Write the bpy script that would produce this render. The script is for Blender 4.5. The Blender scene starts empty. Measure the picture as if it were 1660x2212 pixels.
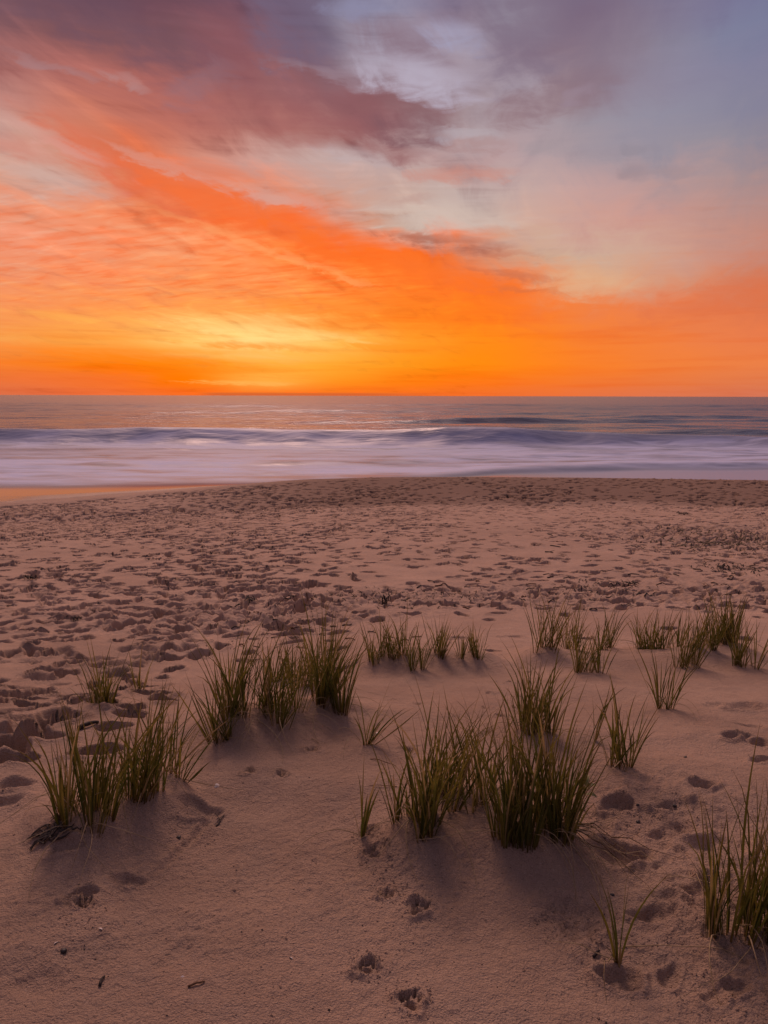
import bpy, math, random
import numpy as np
from mathutils import Vector, Matrix

R = math.radians
scene = bpy.context.scene
COL = scene.collection

# ------------------------------------------------------------------ camera
CAM_Z = 1.55
PITCH = 8.7            # degrees below the horizon
FPX = 1640.0           # focal length for a picture 1660 x 2212
cam_d = bpy.data.cameras.new('camera')
cam_d.sensor_fit = 'VERTICAL'
cam_d.sensor_height = 24.0
cam_d.lens = 24.0 * FPX / 2212.0
cam_d.clip_start = 0.05
cam_d.clip_end = 60000
cam = bpy.data.objects.new('camera', cam_d)
COL.objects.link(cam)
cam.location = (0, 0, CAM_Z)
cam.rotation_euler = (Matrix.Rotation(R(90 - PITCH), 3, 'X') @ Matrix.Rotation(R(0.14), 3, 'Z')).to_euler()
scene.camera = cam

# ------------------------------------------------------------------ view
scene.view_settings.view_transform = 'Standard'
scene.view_settings.look = 'None'
scene.view_settings.gamma = 1.0
scene.view_settings.exposure = 0.0
scene.view_settings.use_curve_mapping = False
scene.cycles.max_bounces = 4
scene.cycles.diffuse_bounces = 2
scene.cycles.glossy_bounces = 2
scene.cycles.use_denoising = True

def lin(c):
    return tuple((v / 255.0 / 12.92) if v / 255.0 <= 0.04045 else ((v / 255.0 + 0.055) / 1.055) ** 2.4 for v in c)

SUN_AZ, SUN_EL = -10.7, 43.0

# ------------------------------------------------------------------ node helper
class NT:
    def __init__(self, tree):
        self.t = tree
    def n(self, kind, **kw):
        nd = self.t.nodes.new(kind)
        for k, v in kw.items():
            setattr(nd, k, v)
        return nd
    def put(self, sock, v):
        if hasattr(v, 'is_output') or isinstance(v, bpy.types.NodeSocket):
            self.t.links.new(v, sock)
        elif isinstance(v, (tuple, list)) and len(v) == 3 and sock.type == 'RGBA':
            sock.default_value = (*v, 1)
        else:
            sock.default_value = v
    def m(self, op, a, b=None, c=None, clamp=False):
        nd = self.n('ShaderNodeMath', operation=op, use_clamp=clamp)
        self.put(nd.inputs[0], a)
        if b is not None: self.put(nd.inputs[1], b)
        if c is not None: self.put(nd.inputs[2], c)
        return nd.outputs[0]
    def v(self, op, a, b=None, scale=None):
        nd = self.n('ShaderNodeVectorMath', operation=op)
        self.put(nd.inputs[0], a)
        if b is not None: self.put(nd.inputs[1], b)
        if scale is not None: self.put(nd.inputs[3], scale)
        return nd.outputs['Value'] if op in ('DOT_PRODUCT', 'LENGTH') else nd.outputs[0]
    def xyz(self, x, y, z=0.0):
        nd = self.n('ShaderNodeCombineXYZ')
        self.put(nd.inputs[0], x); self.put(nd.inputs[1], y); self.put(nd.inputs[2], z)
        return nd.outputs[0]
    def sep(self, a):
        nd = self.n('ShaderNodeSeparateXYZ'); self.put(nd.inputs[0], a)
        return nd.outputs
    def noise(self, vec, scale, detail=4, rough=0.55, dist=0.0, color=False):
        nd = self.n('ShaderNodeTexNoise')
        nd.noise_dimensions = '3D'
        self.put(nd.inputs['Vector'], vec)
        self.put(nd.inputs['Scale'], scale)
        nd.inputs['Detail'].default_value = detail
        nd.inputs['Roughness'].default_value = rough
        nd.inputs['Distortion'].default_value = dist
        return nd.outputs['Color'] if color else nd.outputs['Fac']
    def ss(self, x, a, b, lo=0.0, hi=1.0, kind='SMOOTHSTEP'):
        nd = self.n('ShaderNodeMapRange', interpolation_type=kind)
        self.put(nd.inputs[0], x)
        nd.inputs[1].default_value = a; nd.inputs[2].default_value = b
        nd.inputs[3].default_value = lo; nd.inputs[4].default_value = hi
        return nd.outputs[0]
    def mix(self, f, a, b, blend='MIX'):
        nd = self.n('ShaderNodeMix', data_type='RGBA', blend_type=blend)
        self.put(nd.inputs[0], f); self.put(nd.inputs[6], a); self.put(nd.inputs[7], b)
        return nd.outputs[2]
    def ramp(self, f, stops, interp='LINEAR'):
        nd = self.n('ShaderNodeValToRGB')
        cr = nd.color_ramp
        cr.interpolation = interp
        while len(cr.elements) < len(stops):
            cr.elements.new(0.5)
        for e, (p, c) in zip(cr.elements, sorted(stops)):
            e.position = p
        for e, (p, c) in zip(cr.elements, sorted(stops)):
            e.color = (*c, 1)
        self.put(nd.inputs[0], f)
        return nd.outputs[0]

# ------------------------------------------------------------------ world: dusk sky with streaked clouds
world = bpy.data.worlds.new('World')
scene.world = world
world.use_nodes = True
world.cycles.sampling_method = 'NONE'
wt = world.node_tree
wt.nodes.clear()
W = NT(wt)
tc = W.n('ShaderNodeTexCoord')
d = W.v('NORMALIZE', tc.outputs['Generated'])
dx, dy, dz = W.sep(d)
DEG = 180 / math.pi
az = W.m('MULTIPLY', W.m('ARCTAN2', dx, dy), DEG)
el = W.m('MULTIPLY', W.m('ARCSINE', W.m('MAXIMUM', dz, 0.0)), DEG)
# cloud-layer plane coordinates; streaks run towards azimuth +16
inv = W.m('DIVIDE', 1.0, W.m('ADD', W.m('MAXIMUM', dz, 0.0), 0.11))
SA = R(17)
qa = W.m('MULTIPLY', W.v('DOT_PRODUCT', d, (math.sin(SA), math.cos(SA), 0)), inv)   # along
qb = W.m('MULTIPLY', W.v('DOT_PRODUCT', d, (math.cos(SA), -math.sin(SA), 0)), inv)  # across
streak = W.noise(W.xyz(W.m('MULTIPLY', qb, 2.6), W.m('MULTIPLY', qa, 0.75), 3.1), 1.0, 6, 0.56, 0.5)
streak2 = W.noise(W.xyz(W.m('MULTIPLY', qb, 5.5), W.m('MULTIPLY', qa, 2.2), 7.7), 1.0, 5, 0.58, 0.8)
fine = W.noise(W.xyz(W.m('MULTIPLY', qb, 6.0), W.m('MULTIPLY', qa, 15.0), 1.7), 1.0, 3, 0.5, 0.4)
hori = W.noise(W.xyz(W.m('MULTIPLY', az, 0.055), W.m('MULTIPLY', el, 0.85), 5.0), 1.0, 5, 0.55, 0.3)
hori2 = W.noise(W.xyz(W.m('MULTIPLY', az, 0.11), W.m('MULTIPLY', el, 1.7), 9.0), 1.0, 4, 0.55, 0.4)
# warp of the lookup
up = W.ss(el, 1.0, 9.0)
wz = W.m('MULTIPLY', W.m('SUBTRACT', streak, 0.5), W.m('MULTIPLY_ADD', up, 5.0, 1.0))
we = W.m('MULTIPLY', W.m('SUBTRACT', streak2, 0.5), W.m('MULTIPLY_ADD', up, 3.2, 0.5))
wh = W.m('MULTIPLY', W.m('SUBTRACT', hori, 0.5), 1.6)
azw = W.m('ADD', az, wz)
elw = W.m('MAXIMUM', W.m('ADD', el, W.m('ADD', we, W.m('MULTIPLY', wh, W.ss(el, 0.2, 3.0)))), 0.0)
AZ = [-27, -22.5, -18, -13.5, -9, -4.5, 0, 4.5, 9, 13.5, 18, 22.5, 27]
SKY = [
 (0,   [(222,112,72),(232,112,66),(242,112,52),(250,108,34),(252,108,28),(252,108,28),(250,110,32),(246,112,40),(240,112,50),(234,114,62),(226,116,74),(220,118,82),(214,118,88)]),
 (1,   [(236,116,58),(244,116,46),(252,116,26),(255,126,14),(255,168,66),(255,150,40),(255,132,22),(255,122,20),(252,120,32),(245,120,46),(238,120,58),(230,122,70),(224,122,78)]),
 (2.2, [(248,128,44),(252,126,24),(255,128,12),(255,146,30),(255,168,58),(255,168,52),(255,156,36),(255,142,20),(255,136,22),(252,130,38),(246,128,52),(240,128,64),(236,128,72)]),
 (4,   [(248,158,82),(252,164,74),(255,178,86),(255,206,116),(255,216,132),(255,194,98),(255,164,58),(255,146,34),(255,136,28),(250,130,46),(243,128,60),(237,127,72),(231,122,76)]),
 (6,   [(248,150,92),(251,150,84),(253,154,82),(255,160,80),(255,158,72),(255,146,56),(254,134,42),(255,128,32),(252,122,40),(243,128,64),(235,126,76),(227,121,78),(218,115,76)]),
 (8,   [(243,146,104),(247,145,98),(250,144,92),(252,146,86),(253,142,78),(254,132,60),(255,128,46),(254,118,40),(246,122,56),(226,158,116),(216,156,126),(214,136,106),(206,122,94)]),
 (10,  [(238,150,118),(242,148,112),(246,146,102),(250,152,102),(255,136,70),(254,114,42),(254,112,38),(238,116,60),(212,158,130),(208,172,150),(206,162,144),(202,148,132),(194,138,124)]),
 (12,  [(236,148,116),(240,146,108),(246,142,98),(246,118,64),(246,112,56),(236,124,84),(206,166,148),(198,170,160),(206,170,156),(206,160,148),(202,152,142),(190,146,138),(180,138,132)]),
 (14,  [(214,160,140),(208,164,150),(226,126,88),(234,114,70),(232,126,86),(212,150,130),(200,164,152),(196,174,168),(196,168,162),(196,160,156),(186,152,150),(172,145,146),(161,137,140)]),
 (16,  [(196,160,152),(208,140,118),(216,112,78),(212,134,112),(204,150,138),(196,164,158),(190,164,162),(186,152,150),(184,158,160),(170,152,158),(156,145,156),(147,139,152),(140,131,146)]),
 (18,  [(190,142,136),(200,124,106),(196,116,98),(186,110,98),(176,112,104),(166,112,108),(150,104,106),(172,152,156),(172,152,158),(158,146,156),(148,142,158),(138,134,154),(131,127,150)]),
 (20,  [(168,108,104),(172,106,100),(176,104,96),(166,100,96),(154,98,98),(146,96,100),(132,92,98),(150,124,130),(166,152,164),(148,126,136),(143,133,151),(134,130,154),(125,122,150)]),
 (22,  [(129,90,96),(131,86,90),(131,85,88),(129,85,90),(142,92,98),(136,104,114),(168,156,172),(170,158,174),(146,128,142),(132,112,128),(136,126,144),(128,128,154),(118,120,150)]),
 (24,  [(103,77,90),(107,75,88),(110,75,88),(116,77,88),(124,88,102),(120,106,126),(156,146,164),(138,120,138),(146,136,152),(124,106,126),(128,116,138),(122,118,148),(112,112,146)]),
 (26,  [(85,70,88),(92,70,88),(98,74,90),(103,75,92),(112,86,106),(114,102,126),(134,132,160),(122,112,138),(126,114,136),(120,106,130),(118,110,138),(112,112,146),(108,108,144)]),
]
u = W.m('DIVIDE', W.m('ADD', azw, 27.0), 54.0, clamp=True)
col = None
for i, (e, row) in enumerate(SKY):
    r = W.ramp(u, [((a + 27) / 54.0, lin(c)) for a, c in zip(AZ, row)], 'CARDINAL')
    if col is None:
        col = r
    else:
        e0 = SKY[i - 1][0]
        col = W.mix(W.ss(elw, e0, e, kind='LINEAR'), col, r)
# cloud texture on top: thin streaks darker and redder, gaps lighter
tex = W.m('ADD', W.m('MULTIPLY', W.m('SUBTRACT', streak2, 0.5), 1.0), W.m('MULTIPLY', W.m('SUBTRACT', hori2, 0.5), 0.55))
texu = W.m('MULTIPLY', tex, W.m('MULTIPLY', W.ss(el, 4, 12, 0.6, 1.0), W.ss(az, 3.0, 14.0, 1.0, 0.35)))
dark = W.ss(texu, 0.0, 0.30, 0.0, 0.52)
lite = W.ss(texu, 0.0, -0.30, 0.0, 0.52)
col = W.mix(dark, col, W.mix(1.0, col, (0.60, 0.50, 0.52), 'MULTIPLY'))
col = W.mix(lite, col, W.mix(1.0, col, (1.24, 1.28, 1.30), 'MULTIPLY'))
rip = W.m('MULTIPLY', W.m('SUBTRACT', fine, 0.5), W.m('MULTIPLY', W.m('MULTIPLY', W.ss(el, 4, 8), W.ss(el, 17, 11)), W.ss(az, -4.0, 9.0, 1.0, 0.25)))
col = W.mix(W.ss(rip, 0.0, 0.20, 0.0, 0.75), col, W.mix(1.0, col, (1.0, 0.72, 0.55), 'MULTIPLY'))
col = W.mix(W.ss(rip, 0.0, -0.20, 0.0, 0.75), col, W.mix(1.0, col, (1.0, 1.25, 1.4), 'MULTIPLY'))
hs = W.m('MULTIPLY', W.m('SUBTRACT', hori, 0.5), W.ss(el, 9, 4))
col = W.mix(W.ss(hs, 0.0, 0.22, 0.0, 0.75), col, W.mix(1.0, col, (0.98, 0.78, 0.55), 'MULTIPLY'))
# single clouds and gaps: where they lie (degrees), how long and thick, how they slope
def sky_deg(px, py):
    a = (px - 830.0) / FPX; b = (1106.0 - py) / FPX
    c_, s_ = math.cos(R(PITCH)), math.sin(R(PITCH))
    x_, y_, z_ = a, c_ + b * s_, -s_ + b * c_
    return math.degrees(math.atan2(x_, y_)), math.degrees(math.atan2(z_, math.hypot(x_, y_)))
rag = W.noise(W.xyz(W.m('MULTIPLY', qb, 8.0), W.m('MULTIPLY', qa, 3.2), 21.0), 1.0, 6, 0.62, 1.0)
rag2 = W.noise(W.xyz(W.m('MULTIPLY', az, 0.30), W.m('MULTIPLY', el, 0.95), 31.0), 1.0, 6, 0.60, 0.6)
ragm = W.m('SUBTRACT', W.m('MULTIPLY_ADD', rag, 0.5, W.m('MULTIPLY', rag2, 0.5)), 0.5)
azf = W.m('ADD', az, W.m('MULTIPLY', W.m('SUBTRACT', rag, 0.5), 4.5))
elf = W.m('ADD', el, W.m('MULTIPLY', W.m('SUBTRACT', rag2, 0.5), W.ss(el, 0.3, 7.0, 0.15, 1.8)))
pf = W.xyz(azf, elf, 0.0)
CLOUDS = [  # px, py, half length, half thickness (picture px), slope down to the right (deg), colour, strength
 (640, 75, 95, 60, 35, (112, 98, 122), .75), (480, 110, 60, 95, -20, (140, 86, 94), .55), (250, 70, 190, 50, 12, (108, 80, 96), .6),
 (780, 240, 190, 48, 9, (142, 92, 97), .85), (895, 275, 75, 40, 5, (124, 86, 94), .8), (560, 250, 200, 40, 8, (168, 100, 97), .5),
 (860, 95, 110, 38, 14, (132, 104, 118), .8), (1120, 90, 95, 80, 30, (124, 106, 126), .7), (1185, 215, 120, 36, -14, (146, 116, 122), .75), (1290, 130, 110, 60, -30, (132, 116, 134), .4),
 (1010, 378, 120, 15, 1, (204, 140, 126), .8), (1035, 312, 70, 13, 3, (172, 138, 138), .7), (850, 330, 90, 14, 8, (160, 112, 112), .7), (880, 432, 50, 9, -10, (190, 150, 142), .6),
 (1365, 372, 36, 17, 0, (146, 128, 136), .45), (1372, 322, 30, 12, 5, (138, 130, 142), .35), (1470, 368, 40, 11, 8, (140, 130, 140), .3), (1178, 318, 42, 14, 0, (160, 146, 152), .5),
 (260, 375, 170, 36, 30, (224, 106, 74), .7), (520, 455, 210, 34, 17, (246, 112, 56), .75), (790, 540, 210, 36, 17, (253, 112, 38), .8), (1010, 600, 170, 22, 14, (250, 116, 44), .7),
 (950, 522, 150, 12, 6, (176, 104, 84), .85), (1060, 548, 100, 7, 5, (196, 118, 92), .7), (1110, 592, 90, 8, 7, (206, 112, 76), .75), (1150, 625, 80, 7, 7, (214, 112, 66), .6),
 (40, 320, 70, 22, 10, (214, 130, 112), .5), (700, 655, 110, 11, 3, (255, 146, 56), .6), (560, 748, 150, 8, 3, (255, 146, 44), .7), (840, 748, 120, 8, 2, (255, 148, 36), .6), (330, 778, 190, 12, 3, (255, 128, 18), .6), (150, 820, 160, 16, 0, (240, 114, 52), .5),
 (1560, 640, 150, 30, -14, (222, 112, 70), .5),
]
GAPS = [
 (95, 295, 130, 13, 20, (214, 166, 156), .55), (110, 385, 130, 18, 9, (206, 170, 160), .6), (400, 375, 150, 11, 17, (216, 152, 136), .65), (600, 425, 150, 12, 12, (214, 166, 154), .7),
 (265, 172, 42, 9, 10, (180, 140, 140), .6), (120, 150, 90, 9, 8, (166, 128, 132), .6), (435, 185, 70, 26, -28, (152, 112, 120), .55),
 (900, 170, 120, 34, 12, (186, 176, 194), .85), (985, 78, 60, 24, 15, (164, 160, 186), .8), (765, 14, 60, 22, 0, (142, 140, 170), .7), (700, 160, 90, 12, 12, (160, 138, 150), .55),
 (980, 470, 130, 30, 6, (210, 188, 176), .75), (1000, 290, 80, 12, 3, (186, 176, 184), .6), (760, 335, 60, 16, 10, (192, 172, 174), .6), (1280, 610, 90, 30, 4, (226, 178, 140), .6),
 (520, 520, 190, 10, 17, (255, 168, 106), .5), (700, 585, 110, 7, 14, (255, 166, 96), .5), (560, 715, 190, 14, 4, (255, 216, 132), .7), (180, 690, 160, 8, 4, (255, 186, 88), .4), (520, 828, 110, 5, 1, (255, 186, 92), .7), (20, 735, 50, 10, 0, (250, 170, 84), .5),
 (1240, 205, 40, 14, -20, (158, 140, 156), .5),
]
for (cx_, cy_, hl, hw, sl, cc, st_) in CLOUDS + GAPS:
    a0, e0 = sky_deg(cx_, cy_)
    kx, ky = 1640 / 57.3, 1640 / 57.3 * 1.05
    ca, sa = math.cos(R(-sl)), math.sin(R(-sl))
    rel = W.v('SUBTRACT', pf, (a0, e0, 0))
    ga = W.v('DOT_PRODUCT', rel, (ca * kx / hl, sa * ky / hl, 0))
    gb = W.v('DOT_PRODUCT', rel, (-sa * kx / hw, ca * ky / hw, 0))
    r2 = W.m('MULTIPLY_ADD', ga, ga, W.m('MULTIPLY', gb, gb))
    mk = W.ss(W.m('SUBTRACT', W.m('MULTIPLY', ragm, 3.2), W.m('MULTIPLY', r2, 0.5)), -0.95, 0.35, 0.0, st_)
    col = W.mix(mk, col, lin(cc))
col = W.mix(W.m('MULTIPLY', W.ss(hori2, 0.5, 0.72, 0.0, 0.55), W.ss(el, 8, 4)), col, W.mix(1.0, col, (0.97, 0.82, 0.72), 'MULTIPLY'))
# thin bank of low cloud on the horizon
bank = W.m('MULTIPLY', W.m('MULTIPLY', W.ss(az, -14, -12.2), W.ss(az, 6, -2)), W.ss(el, 0.28, 0.12))
col = W.mix(W.m('MULTIPLY', bank, 0.7), col, lin((200, 96, 54)))
# the rest of the dome: the same dusk going on sideways, behind and overhead
absaz = W.m('ABSOLUTE', az)
back = W.ramp(W.m('DIVIDE', el, 90.0, clamp=True), [(0.0, lin((92, 76, 92))), (0.12, lin((96, 84, 106))), (0.3, lin((106, 96, 122))), (1.0, lin((124, 108, 124)))])
bk = W.mix(W.ss(streak, 0.46, 0.68, 0, 0.6), back, lin((120, 94, 108)))
side = W.ss(absaz, 30, 95)
over = W.ss(el, 25, 48)
col = W.mix(W.m('MAXIMUM', side, over), col, bk)
# physically based twilight glow added to the painted cloud light
nsky = W.n('ShaderNodeTexSky', sky_type='NISHITA')
nsky.sun_disc = False
nsky.sun_elevation = R(1.0)
nsky.sun_rotation = R(SUN_AZ)
nsky.air_density = 1.0; nsky.dust_density = 2.0
# the glow is brighter than the picture can show in red
cr_, cg_, cb_ = W.sep(col)
cr_ = W.m('ADD', cr_, W.m('MULTIPLY', W.ss(cr_, 0.985, 1.0), W.ss(el, 14, 4, 0, 0.35)))
col = W.xyz(cr_, cg_, cb_)
bg1 = W.n('ShaderNodeBackground'); W.put(bg1.inputs[0], col); bg1.inputs[1].default_value = 1.0
out = W.n('ShaderNodeOutputWorld')
bg2 = W.n('ShaderNodeBackground'); W.put(bg2.inputs[0], nsky.outputs[0]); bg2.inputs[1].default_value = 0.0015
add = W.n('ShaderNodeAddShader')
wt.links.new(bg1.outputs[0], add.inputs[0]); wt.links.new(bg2.outputs[0], add.inputs[1])
wt.links.new(add.outputs[0], out.inputs[0])

# ------------------------------------------------------------------ sun: soft lamp added high above the horizon glow to brighten the sand
sun_d = bpy.data.lights.new('raised_sun', 'SUN')
sun_d.energy = 1.85
sun_d.angle = R(22)
sun_d.color = (1.0, 0.60, 0.48)
raised_sun = bpy.data.objects.new('raised_sun', sun_d)
COL.objects.link(raised_sun)
sv = Vector((math.sin(R(SUN_AZ)) * math.cos(R(SUN_EL)), math.cos(R(SUN_AZ)) * math.cos(R(SUN_EL)), math.sin(R(SUN_EL))))
raised_sun.rotation_euler = sv.to_track_quat('Z', 'Y').to_euler()
raised_sun.location = (-20, 80, 15)

# ------------------------------------------------------------------ small helpers
def prop(o, label=None, cat=None, group=None, kind=None):
    if label: o['label'] = label
    if cat: o['category'] = cat
    if group: o['group'] = group
    if kind: o['kind'] = kind
    return o

def mesh_obj(name, verts, faces, mat, parent=None, smooth=True, attrs=None):
    me = bpy.data.meshes.new(name)
    me.from_pydata([tuple(v) for v in verts], [], [tuple(f) for f in faces])
    if smooth:
        me.polygons.foreach_set('use_smooth', [True] * len(me.polygons))
    if attrs:
        for k, vals in attrs.items():
            a = me.attributes.new(k, 'FLOAT', 'POINT')
            a.data.foreach_set('value', np.asarray(vals, dtype=np.float32))
    me.materials.append(mat)
    o = bpy.data.objects.new(name, me)
    COL.objects.link(o)
    if parent is not None:
        o.parent = parent
    return o

def empty(name, loc):
    o = bpy.data.objects.new(name, None)
    o.empty_display_size = 0.1
    o.location = loc
    COL.objects.link(o)
    return o

def grid_mesh(name, X, Y, Z, mat, attrs=None):
    nr, nc = X.shape
    me = bpy.data.meshes.new(name)
    me.vertices.add(nr * nc)
    me.vertices.foreach_set('co', np.stack([X, Y, Z], -1).astype(np.float32).ravel())
    i = np.arange((nr - 1) * nc).reshape(nr - 1, nc)[:, :-1]
    q = np.stack([i, i + 1, i + nc + 1, i + nc], -1).astype(np.int32)
    nf = q.shape[0] * q.shape[1]
    me.loops.add(nf * 4)
    me.loops.foreach_set('vertex_index', q.ravel())
    me.polygons.add(nf)
    me.polygons.foreach_set('loop_start', np.arange(nf, dtype=np.int32) * 4)
    me.polygons.foreach_set('use_smooth', np.ones(nf, dtype=bool))
    me.update(calc_edges=True)
    for k, v in (attrs or {}).items():
        a = me.attributes.new(k, 'FLOAT', 'POINT')
        a.data.foreach_set('value', v.astype(np.float32).ravel())
    me.materials.append(mat)
    o = bpy.data.objects.new(name, me)
    COL.objects.link(o)
    return o

def vnoise(x, y, seed=0):
    xi = np.floor(x).astype(np.int64); yi = np.floor(y).astype(np.int64)
    fx = x - xi; fy = y - yi
    fx = fx * fx * fx * (fx * (fx * 6 - 15) + 10); fy = fy * fy * fy * (fy * (fy * 6 - 15) + 10)
    def h(a, b):
        n = (a * 374761393 + b * 668265263 + seed * 1274126177) & 0xFFFFFFFF
        n = ((n ^ (n >> 13)) * 1274126177) & 0xFFFFFFFF
        return ((n ^ (n >> 16)) & 0xFFFF) / 32767.5 - 1.0
    a = h(xi, yi); b = h(xi + 1, yi); c = h(xi, yi + 1); e = h(xi + 1, yi + 1)
    return (a * (1 - fx) + b * fx) * (1 - fy) + (c * (1 - fx) + e * fx) * fy

def fbm(x, y, seed=0, octv=4, gain=0.5):
    s = 0; g = 1.0
    for k in range(octv):
        s = s + g * vnoise(x * 2 ** k + 13.7 * k, y * 2 ** k - 7.1 * k, seed + k)
        g *= gain
    return s

def sstep(x, a, b):
    t = np.clip((x - a) / (b - a), 0, 1)
    return t * t * (3 - 2 * t)

def gauss(X, Y, x0, y0, sx, sy, ang=0.0):
    c, s = math.cos(ang), math.sin(ang)
    a = (X - x0) * c + (Y - y0) * s; b = -(X - x0) * s + (Y - y0) * c
    return np.exp(-(a / sx) ** 2 - (b / sy) ** 2)

# ------------------------------------------------------------------ materials of the setting
def new_mat(name):
    m = bpy.data.materials.new(name)
    m.use_nodes = True
    m.node_tree.nodes.clear()
    T = NT(m.node_tree)
    o = T.n('ShaderNodeOutputMaterial')
    b = T.n('ShaderNodeBsdfPrincipled')
    m.node_tree.links.new(b.outputs[0], o.inputs[0])
    return m, T, b, o

def sand_material():
    m, T, b, o = new_mat('sand')
    g = T.n('ShaderNodeNewGeometry')
    P = g.outputs['Position']
    x, y, z = T.sep(P)
    n1 = T.noise(P, 0.9, 5, 0.6)
    n2 = T.noise(P, 14.0, 4, 0.65)
    n3 = T.noise(P, 190.0, 3, 0.75)
    c = T.mix(T.ss(n1, 0.35, 0.68), (0.40, 0.275, 0.195), (0.53, 0.375, 0.27))
    c = T.mix(T.ss(T.noise(P, 3.3, 4, 0.65), 0.45, 0.72, 0, 0.5), c, (0.36, 0.27, 0.21))
    c = T.mix(T.ss(y, 5.0, 10.0, 0, 0.35), c, (0.58, 0.405, 0.30))
    c = T.mix(T.ss(n2, 0.42, 0.7, 0, 0.35), c, (0.36, 0.25, 0.185))
    c = T.mix(T.ss(n3, 0.54, 0.70, 0, 0.75), c, (0.22, 0.15, 0.11))
    c = T.mix(T.ss(n3, 0.42, 0.28, 0, 0.5), c, (0.72, 0.58, 0.48))
    at = T.n('ShaderNodeAttribute', attribute_name='wet')
    wet = at.outputs['Fac']
    c = T.mix(T.n('ShaderNodeAttribute', attribute_name='dark_band').outputs['Fac'], c, (0.24, 0.155, 0.11))
    c = T.mix(wet, c, (0.17, 0.115, 0.085))
    T.put(b.inputs['Base Color'], c)
    T.put(b.inputs['Roughness'], T.m('MULTIPLY_ADD', wet, -0.72, 0.94))
    T.put(b.inputs['Specular IOR Level'], T.m('MULTIPLY_ADD', wet, 0.35, 0.2))
    # relief: crumbs and grains
    near = T.ss(y, 9.0, 2.0)
    bp = T.n('ShaderNodeBump'); bp.inputs['Strength'].default_value = 1.0; bp.inputs['Distance'].default_value = 0.034
    b1 = T.noise(P, 38.0, 5, 0.62)
    b2 = T.noise(P, 150.0, 3, 0.6)
    hgt = T.m('ADD', T.m('MULTIPLY', b1, 0.6), T.m('MULTIPLY', b2, 0.40))
    hgt = T.m('MULTIPLY', hgt, T.m('MULTIPLY', T.m('SUBTRACT', 1.0, wet), T.m('MULTIPLY_ADD', near, 0.6, 0.4)))
    T.put(bp.inputs['Height'], hgt)
    m.node_tree.links.new(bp.outputs[0], b.inputs['Normal'])
    return m

def sea_material():
    m, T, b, o = new_mat('sea_water')
    g = T.n('ShaderNodeNewGeometry')
    P = g.outputs['Position']
    x, y, z = T.sep(P)
    foam = T.n('ShaderNodeAttribute', attribute_name='foam').outputs['Fac']
    T.put(b.inputs['Base Color'], T.mix(foam, (0.090, 0.100, 0.130), (0.55, 0.61, 0.82)))
    calm = T.n('ShaderNodeAttribute', attribute_name='calm').outputs['Fac']
    T.put(b.inputs['Roughness'], T.m('MULTIPLY_ADD', calm, -0.10, T.m('MULTIPLY_ADD', foam, 0.42, T.ss(y, 70, 220, 0.22, 0.29))))
    b.inputs['IOR'].default_value = 1.33
    wv = T.noise(T.xyz(T.m('MULTIPLY', x, 0.16), y, z), 0.42, 5, 0.62)
    wv2 = T.noise(T.xyz(T.m('MULTIPLY', x, 0.35), y, z), 2.6, 3, 0.55)
    bp = T.n('ShaderNodeBump'); bp.inputs['Strength'].default_value = 1.0; bp.inputs['Distance'].default_value = 1.0
    hh = T.m('ADD', T.m('MULTIPLY', wv, 0.42), T.m('MULTIPLY', wv2, 0.05))
    amp = T.m('MULTIPLY', T.ss(y, 34, 70, 0.06, 1.0), T.m('MULTIPLY_ADD', foam, -0.75, 1.0))
    amp = T.m('MULTIPLY', amp, T.m('SUBTRACT', 1.0, calm))
    T.put(bp.inputs['Height'], T.m('MULTIPLY', hh, amp))
    m.node_tree.links.new(bp.outputs[0], b.inputs['Normal'])
    return m

SAND = sand_material()
SEA_M = sea_material()
SEA_Z = -2.40

# ------------------------------------------------------------------ pixel of the 1660 x 2212 picture -> direction
_c, _s = math.cos(R(PITCH)), math.sin(R(PITCH))
def ray(px, py):
    a = (px - 830.0) / FPX; b = (1106.0 - py) / FPX
    return np.array([a, _c + b * _s, -_s + b * _c])

# ------------------------------------------------------------------ beach: one sheet of sand, dune in front, berm at the sea
PY = [-80, -6, 0, 2.2, 3.0, 3.6, 4.6, 5.7, 7.5, 10, 15, 20, 23, 26.3, 31.6, 33.2, 36, 40, 60, 120]
PZ = [2.2, 0.35, 0.02, 0.0, -0.05, -0.13, -0.36, -0.60, -0.85, -1.07, -1.38, -1.72, -1.98, -2.22, -1.87, -1.98, -2.38, -2.75, -4.2, -7.0]
_ky = np.linspace(-80, 120, 8001)
_kz = np.interp(_ky, PY, PZ)
_k = np.exp(-np.linspace(-2, 2, 33) ** 2); _k /= _k.sum()
_kz[100:-100] = np.convolve(_kz, _k, 'same')[100:-100]

def shore_shift(x):
    # how far the berm line lies in front of (-) or beyond its middle position
    return np.interp(x, [-200, -60, -30, -18, -14, -10, -6, -3, 0, 4, 9, 14, 20, 40, 90, 200],
                     [-8, -9, -9, -7.4, -6.4, -4.2, -2.2, -0.8, 0, 0.2, 0.0, -0.6, -1.2, -2, -1, 1])

def base_height(X, Y):
    sh = shore_shift(X)
    w = sstep(Y, 12, 26)
    Ye = Y - sh * w
    z = np.interp(Ye, _ky, _kz)
    # left part of the berm is lower and wetter
    z -= 0.22 * sstep(-X, 3, 10) * sstep(Ye, 27, 31.5) * sstep(Ye, 36, 33)
    # long gentle undulation of the dune
    dn = sstep(Y, 9, 6)
    z += dn * 0.035 * fbm(X * 0.55 + 3, Y * 0.8, 11, 3)
    z += 0.05 * fbm(X * 0.16, Y * 0.2, 21, 3) * sstep(Y, 6, 10) * sstep(Y, 31, 27)
    return z

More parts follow.
